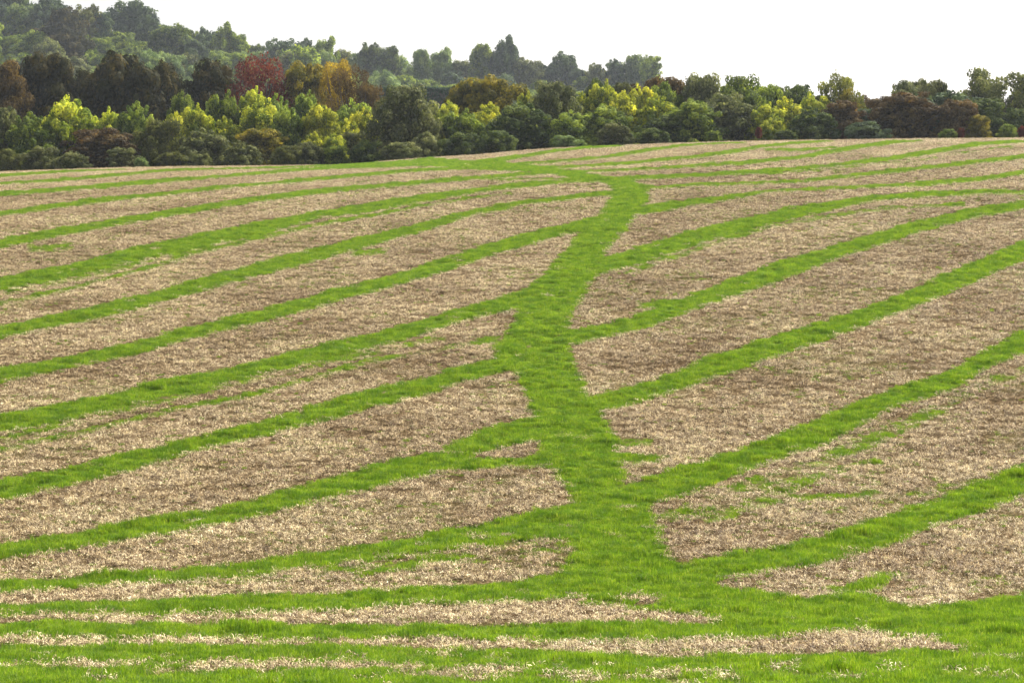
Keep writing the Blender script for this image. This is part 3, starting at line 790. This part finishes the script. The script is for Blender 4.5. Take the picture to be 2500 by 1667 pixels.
 (10, '4', 1380, 430, 480, 'dome', 'U', 'big russet-brown dome in the right part of the hedgerow'),
 (22, '4', 1390, 345, 360, 'dome', 'S', 'grey-green tree rising behind the big russet dome, left one'),
 (23, '4', 1570, 330, 320, 'dome', 'S', 'grey-green tree rising behind the big russet dome, right one'),
 (14, '4', 1690, 430, 500, 'dome', 'B', 'blue-green dome right of the big russet dome'),
 (9, '4', 1800, 490, 300, 'dome', 'U', 'olive-russet tree in front of the blue-green dome'),
 (7, '4', 1980, 640, 230, 'dome', 'A', 'golden-olive small bush at the field edge on the right'),
 (20, '4', 1920, 245, 470, 'open', 'S', 'tall open tree with sky showing through, left of the two on the right'),
 (17, '4', 2200, 280, 400, 'open', 'S', 'tall open tree with sky showing through, the one nearer the right edge'),
 (23, '4', 2400, 340, 300, 'open', 'D', 'dark open tree cut by the right edge of the photo'),
 (12, '4', 2050, 480, 320, 'dome', 'D', 'dark bush in the shade under the two tall open trees'),
 (12, '4', 2290, 560, 280, 'dome', 'D', 'dark bush under the open tree nearest the right edge'),
 # fillers seen only as gaps of dark between the others
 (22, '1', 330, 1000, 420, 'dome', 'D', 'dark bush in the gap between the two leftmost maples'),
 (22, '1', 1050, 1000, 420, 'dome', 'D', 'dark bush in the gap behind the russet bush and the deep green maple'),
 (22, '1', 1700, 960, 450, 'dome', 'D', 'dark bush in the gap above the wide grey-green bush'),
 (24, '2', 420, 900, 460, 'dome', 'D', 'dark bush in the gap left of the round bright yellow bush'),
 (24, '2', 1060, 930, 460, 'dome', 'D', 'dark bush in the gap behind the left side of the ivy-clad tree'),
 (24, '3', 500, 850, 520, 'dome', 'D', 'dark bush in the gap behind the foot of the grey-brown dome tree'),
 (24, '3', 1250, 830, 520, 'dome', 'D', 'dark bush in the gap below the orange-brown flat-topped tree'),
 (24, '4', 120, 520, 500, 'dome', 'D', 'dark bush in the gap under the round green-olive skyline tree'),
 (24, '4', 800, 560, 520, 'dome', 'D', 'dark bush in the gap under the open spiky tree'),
]
DARK = [
 (44, '1', 40, 525, 380, 'round', 'T', 'rust-brown tree cut by the left edge, above the grey-green tree'),
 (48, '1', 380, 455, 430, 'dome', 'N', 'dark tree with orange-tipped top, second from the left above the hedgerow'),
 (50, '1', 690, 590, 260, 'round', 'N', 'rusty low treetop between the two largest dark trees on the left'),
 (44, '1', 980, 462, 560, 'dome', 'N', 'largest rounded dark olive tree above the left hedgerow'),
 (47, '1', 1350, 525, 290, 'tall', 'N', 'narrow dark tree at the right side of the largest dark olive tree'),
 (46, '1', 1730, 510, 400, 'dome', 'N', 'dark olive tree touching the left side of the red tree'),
 (42, '1', 2110, 482, 460, 'sparse', 'R', 'dark red copper-leaved tree standing out above the hedgerow'),
 (46, '2', 480, 530, 340, 'dome', 'A', 'olive-gold tree right of the red tree'),
 (44, '2', 755, 502, 250, 'sparse', 'K', 'golden yellow tree top right of the olive-gold tree'),
 (40, '2', 860, 560, 280, 'sparse', 'T', 'orange-brown thin tree with bare branches showing'),
 (38, '2', 1010, 690, 200, 'sparse', 'T', 'small rust-orange tree left of the ivy-clad tree top'),
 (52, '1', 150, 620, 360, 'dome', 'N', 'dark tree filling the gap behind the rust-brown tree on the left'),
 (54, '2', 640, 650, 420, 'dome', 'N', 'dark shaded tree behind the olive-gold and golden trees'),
]
FAR = [  # tile, x, top, width, kind, leaves, label
 ('1', 130, -90, 420, 'far', 'B', 'dark blue-green skyline tree at the top left corner'),
 ('1', 400, -20, 300, 'far', 'B', 'dark skyline tree cut by the top edge, second from the left'),
 ('1', 510, 50, 160, 'far', 'B', 'thin dark treetop on the skyline left of the golden-brown one'),
 ('1', 180, 50, 300, 'far', 'P', 'grey-green domed tree just under the top left skyline'),
 ('1', 520, 75, 360, 'far', 'N', 'broad dark olive tree high on the hill, left'),
 ('1', 740, 52, 250, 'far', 'O', 'olive-gold tree high on the skyline, left of the big dark dome'),
 ('1', 850, 105, 160, 'far', 'B', 'small dark treetop touching the left side of the big dark skyline dome'),
 ('1', 1070, 22, 420, 'far', 'B', 'big dark domed tree standing highest on the skyline'),
 ('1', 1240, 150, 180, 'far', 'B', 'dark shoulder tree at the right of the big skyline dome'),
 ('1', 570, 235, 360, 'far', 'N', 'very dark tree below the broad dark olive tree on the hill'),
 ('1', 790, 210, 260, 'far', 'U', 'purplish brown tree on the hill below the olive-gold one'),
 ('1', 1400, 212, 340, 'far', 'D', 'dark green skyline tree right of the big dark dome'),
 ('1', 1560, 250, 200, 'far', 'G', 'green skyline tree in the row right of the big dark dome'),
 ('1', 1690, 240, 260, 'far', 'B', 'bluish skyline tree left of the knobbly-topped one'),
 ('1', 1840, 205, 250, 'farwillow', 'G', 'knobbly-topped tree where the skyline starts to drop'),
 ('1', 1960, 290, 180, 'far', 'G', 'round green tree on the dropping skyline'),
 ('1', 2070, 370, 190, 'far', 'D', 'dark small tree at the skyline notch'),
 ('1', 60, 270, 300, 'farwillow', 'P', 'pale green willow-like tree at the left edge of the hill'),
 ('1', 190, 365, 260, 'far', 'S', 'silvery grey-green tree at left, above the dark trees'),
 ('1', 60, 440, 200, 'far', 'S', 'grey-green tree low at the left edge of the hill'),
 ('1', 410, 320, 320, 'farwillow', 'S', 'pale speckled silvery tree on the hill, upper left'),
 ('1', 640, 385, 190, 'farwillow', 'P', 'pointed pale green tree right of the silvery speckled tree'),
 ('1', 620, 475, 280, 'far', 'S', 'pale grey tree just above the gap between the dark trees'),
 ('1', 300, 260, 210, 'far', 'G', 'small green tree between the domed tree and the silvery speckled tree'),
 ('1', 1030, 300, 340, 'far', 'P', 'grey-green rounded tree below the big dark skyline dome'),
 ('1', 860, 390, 260, 'far', 'S', 'dim grey tree left below the rounded grey-green tree'),
 ('1', 1240, 420, 260, 'far', 'P', 'pale green tree on the hill right of the largest dark olive tree'),
 ('1', 1420, 455, 230, 'far', 'P', 'pale green tree mid hill above the narrow dark tree'),
 ('1', 1570, 450, 240, 'far', 'S', 'grey-green tree mid hill, left of the two above the dark olive tree'),
 ('1', 1720, 395, 280, 'far', 'S', 'brownish grey tree mid hill above the dark olive tree'),
 ('1', 1900, 360, 330, 'far', 'P', 'broad pale green tree mid hill above the left of the red tree'),
 ('1', 2050, 430, 220, 'far', 'P', 'light green tree right behind the top of the red tree'),
 ('1', 1480, 570, 190, 'far', 'S', 'pale tree showing between narrow dark tree and dark olive tree, upper one'),
 ('1', 1500, 640, 200, 'far', 'P', 'pale blue-green tree showing between the dark trees, lower one'),
 ('1', 60, 540, 260, 'far', 'S', 'dim grey-green tree peeping over the rust-brown tree at the left edge'),
 ('1', 200, 500, 240, 'far', 'B', 'bluish dark tree between the rust-brown tree and the orange-tipped dark tree'),
 ('1', 640, 560, 260, 'far', 'S', 'grey tree low behind the rusty treetop between the largest dark trees'),
 ('1', 1220, 520, 260, 'far', 'P', 'pale tree low behind the right shoulder of the largest dark olive tree'),
 ('1', 1620, 540, 260, 'far', 'P', 'pale tree low behind the left shoulder of the dark olive tree'),
 ('1', 1880, 470, 260, 'far', 'G', 'green tree low between the dark olive tree and the red tree'),
 ('1', 760, 300, 240, 'far', 'D', 'dark tree on the hill just above the rounded grey-green tree, left of it'),
 ('1', 1330, 330, 260, 'far', 'S', 'grey-green tree on the hill below the dark green skyline tree'),
 ('1', 1600, 340, 260, 'far', 'B', 'dark bluish tree on the hill below the skyline row right of the dome'),
 ('2', 300, 540, 260, 'far', 'B', 'bluish dark tree right behind the right side of the red tree'),
 ('2', 700, 560, 260, 'far', 'B', 'bluish dark tree low behind the golden tree'),
 ('2', 1060, 640, 260, 'far', 'S', 'grey-green tree low above the small rust-orange tree'),
 ('2', 1330, 560, 240, 'farwillow', 'P', 'pale willow-like tree between the willow with rounded head and the purple-dark tree'),
 ('2', 1700, 600, 260, 'far', 'B', 'dark tree low at the right end of the clipped hedge'),
 ('2', 2120, 620, 260, 'far', 'B', 'blue-grey tree low behind the left of the pale round bush-like tree'),
 ('1', 2310, 340, 330, 'far', 'B', 'bluish dark skyline tree just right of the notch'),
 ('2', 470, 330, 260, 'far', 'B', 'dark skyline tree above the olive-gold tree'),
 ('2', 440, 390, 350, 'farwillow', 'G', 'green tree on the hill below the dark skyline tree above the olive-gold tree'),
 ('2', 640, 312, 220, 'farwillow', 'G', 'tallest round top on the skyline above the golden tree'),
 ('2', 330, 430, 300, 'far', 'S', 'grey-green tree on the hill between the red and olive-gold trees'),
 ('2', 620, 430, 300, 'far', 'P', 'pale tree on the hill behind the golden tree'),
 ('2', 790, 420, 250, 'farwillow', 'S', 'grey willow-like tree right of the golden tree'),
 ('2', 920, 440, 260, 'far', 'P', 'light green skyline tree in the low stretch right of the golden tree'),
 ('2', 1030, 362, 200, 'far', 'D', 'left of a pair of dark treetops on the middle skyline'),
 ('2', 1180, 388, 220, 'far', 'D', 'right of a pair of dark treetops on the middle skyline'),
 ('2', 1080, 440, 220, 'far', 'P', 'yellowish pale tree below the pair of dark treetops'),
 ('2', 950, 540, 230, 'far', 'S', 'grey-green tree behind the orange-brown thin tree'),
 ('2', 1240, 440, 340, 'farwillow', 'P', 'pale willow with rounded head right of the pair of dark treetops'),
 ('2', 1150, 590, 280, 'far', 'P', 'pale blue-green rounded shrub-like tree above the clipped hedge'),
 ('2', 1440, 410, 180, 'farwillow', 'P', 'pale green top at the left of the big purple-dark tree'),
 ('2', 1620, 397, 220, 'farwillow', 'P', 'pale round head rising over the big purple-dark tree'),
 ('2', 1550, 490, 440, 'far', 'B', 'big purple-dark broad tree above the clipped hedge'),
 ('2', 1780, 500, 170, 'far', 'S', 'small greyish tree right of the big purple-dark tree'),
 ('2', 1930, 368, 190, 'farwillow', 'G', 'green tree at the left side of the tall ragged dark tree'),
 ('2', 2130, 312, 260, 'farwillow', 'B', 'tall ragged dark tree, highest in the middle of the skyline'),
 ('2', 2010, 432, 340, 'far', 'S', 'pale grey-green dome in front of the tall ragged dark tree'),
 ('2', 2240, 480, 170, 'far', 'S', 'bluish grey tree right of the tall ragged dark tree'),
 ('2', 2230, 605, 330, 'far', 'P', 'pale round bush-like tree above the golden-olive tree'),
 ('3', 330, 500, 190, 'far', 'S', 'bluish tree left of the large dark dome in mid skyline'),
 ('3', 590, 450, 360, 'far', 'B', 'large dark dome on the skyline right of the middle'),
 ('3', 440, 530, 190, 'far', 'B', 'low dark shoulder at the left of the large dark mid-skyline dome'),
 ('3', 190, 640, 260, 'far', 'P', 'pale bush-like tree low between the golden-olive tree and the dark dome'),
 ('3', 720, 570, 220, 'far', 'B', 'dark shoulder at the right of the large dark mid-skyline dome'),
 ('3', 870, 530, 200, 'far', 'S', 'purplish grey tree left of the last group on the skyline'),
 ('3', 1020, 492, 190, 'far', 'B', 'dark narrow tree in the last group on the skyline'),
 ('3', 1170, 458, 260, 'farwillow', 'P', 'pale green tree forming the top of the last skyline group'),
 ('3', 1310, 462, 210, 'far', 'G', 'green tree at the right end of the last skyline group'),
 ('3', 1290, 570, 200, 'far', 'S', 'brownish low tree below the right end of the last skyline group'),
 ('3', 900, 600, 280, 'far', 'S', 'grey low tree below the purplish grey tree in the last skyline group'),
 ('3', 1100, 600, 280, 'far', 'S', 'grey-green low tree below the dark narrow tree in the last skyline group'),
]
def top_world(tile, x, top, Y):
    ox, oy, s = TT[tile]
    px = ox + x / s; row = oy + top / s
    return (px - CX) / F * Y, (HR - row) / F * Y, px
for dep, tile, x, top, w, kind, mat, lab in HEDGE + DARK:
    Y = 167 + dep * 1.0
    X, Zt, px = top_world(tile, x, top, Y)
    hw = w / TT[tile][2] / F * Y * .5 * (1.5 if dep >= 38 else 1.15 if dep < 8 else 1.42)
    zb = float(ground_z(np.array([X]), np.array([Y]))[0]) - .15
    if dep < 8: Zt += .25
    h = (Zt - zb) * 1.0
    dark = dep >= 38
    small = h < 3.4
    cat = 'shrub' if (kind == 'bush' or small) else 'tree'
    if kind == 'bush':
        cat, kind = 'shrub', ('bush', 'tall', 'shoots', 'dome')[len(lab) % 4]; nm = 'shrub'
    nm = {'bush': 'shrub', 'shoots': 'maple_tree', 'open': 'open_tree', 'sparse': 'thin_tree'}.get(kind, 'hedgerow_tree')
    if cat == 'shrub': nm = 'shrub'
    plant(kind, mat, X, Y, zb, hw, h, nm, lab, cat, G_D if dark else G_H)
for tile, x, top, w, kind, mat, lab in FAR:
    ratio = 1.25
    best = None
    for Y in np.arange(345, 760, 5.0):
        X, Zt, px = top_world(tile, x, top, Y)
        hw = w / 3.36 / F * Y * .5
        zb = float(ground_z(np.array([X]), np.array([Y]))[0])
        err = abs((Zt - zb) - 2 * hw * ratio)
        if best is None or err < best[0]: best = (err, X, Y, zb, hw, Zt - zb)
    _, X, Y, zb, hw, h = best
    plant(kind, mat, X, Y, zb - .3, hw * (1.14 if tile == '3' else 1.28), h + .3, 'hill_tree', lab, 'tree', G_F)

def build_undergrowth():
    ms = []
    for q in range(3):
        c, t = make_proto('far', 900 + q); c.materials.clear(); bpy.data.meshes.remove(t); ms.append(c)
    r = np.random.default_rng(77)
    n = 6000
    y = r.uniform(232, 690, n); x = r.uniform(-.36, .36, n) * y
    k = ground_z(x, y) > -3.9
    x, y = x[k], y[k]; n = len(x)
    s = r.uniform(1.6, 3.4, n) * (1 + .8 * sstep(y, 520, 600))
    scatter('undergrowth', 'tangled green undergrowth covering the ground between the trees on the hill',
            np.stack([x, y, ground_z(x, y) - .6], -1), np.stack([s, s, s * r.uniform(.6, 1.1, n)], -1),
            np.stack([np.zeros(n), np.zeros(n), r.uniform(0, 6.28, n)], -1), r.integers(0, 3, n), ms, LM['G'])
build_undergrowth()

# clipped hedge on the slope beyond
def build_hedge():
    r = np.random.default_rng(5)
    Y = 340.
    x0, x1 = (885 - CX) / F * Y, (1125 - CX) / F * Y
    zt = (HR - 219) / F * Y; zb = float(ground_z(np.array([0.]), np.array([Y]))[0]) - 1
    n = 26000
    # leaves over the top and the faces of a long clipped block
    L_, D_ = x1 - x0, 2.2
    face = r.random(n)
    X = r.uniform(x0, x1, n); Yp = r.uniform(Y, Y + D_, n); Z = r.uniform(zb, zt, n)
    front = face < .6; top = face >= .6
    Yp[front] = Y + r.normal(0, .10, front.sum()); Z[top] = zt + r.normal(0, .12, top.sum()) + .25 * (vn(X[top], Yp[top], 1.2, 3) - .5)
    P = np.stack([X, Yp, Z], -1)
    V, k = leaves(r, P, np.full(n, .12), np.full(n, .12), n, .20, .3)
    hed = bpy.data.objects.new('clipped_hedge', None); COL.objects.link(hed); hed.location = ((x0+x1)/2, Y, zb)
    tag(hed, 'long clipped dark green hedge with a level top above the middle of the hedgerow', 'hedge')
    V = V - np.array(hed.location)
    me = np_mesh('foliage', V.reshape(-1, 3), np.arange(n*4).reshape(n, 4), LM['H'])
    fattr(me, 'bough', np.full(n*4, .6))
    link('foliage', me, hed)
    # woody mass inside
    o = hed.location
    c = [(x0+.2-o.x, .35, 0), (x1-.2-o.x, .35, 0), (x1-.2-o.x, D_-.35, 0), (x0+.2-o.x, D_-.35, 0)]
    Vb = c + [(a, b, zt - zb - .3) for a, b, _ in c]
    mb = np_mesh('branches', Vb, [(0, 1, 5, 4), (1, 2, 6, 5), (2, 3, 7, 6), (3, 0, 4, 7), (4, 5, 6, 7)], M_bark)
    link('branches', mb, hed)
build_hedge()

# ------------------------------------------------------------------ haze: one closed box of air round the whole scene
def build_haze():
    x0, x1, y0, y1, z0, z1 = -2300, 2300, -120, 1750, -30, 78
    V = [(x0, y0, z0), (x1, y0, z0), (x1, y1, z0), (x0, y1, z0), (x0, y0, z1), (x1, y0, z1), (x1, y1, z1), (x0, y1, z1)]
    me = np_mesh('haze', V, [(0, 3, 2, 1), (4, 5, 6, 7), (0, 1, 5, 4), (1, 2, 6, 5), (2, 3, 7, 6), (3, 0, 4, 7)])
    m, N, L = new_mat('thin_haze')
    out = N.new('ShaderNodeOutputMaterial'); v = N.new('ShaderNodeVolumePrincipled')
    v.inputs['Color'].default_value = (.78, .86, .97, 1); v.inputs['Density'].default_value = .00010
    v.inputs['Anisotropy'].default_value = .3
    L.new(v.outputs[0], out.inputs['Volume'])
    me.materials.append(m)
    tag(link('haze', me), 'thin pale blue haze over the far trees', kind='stuff')
build_haze()
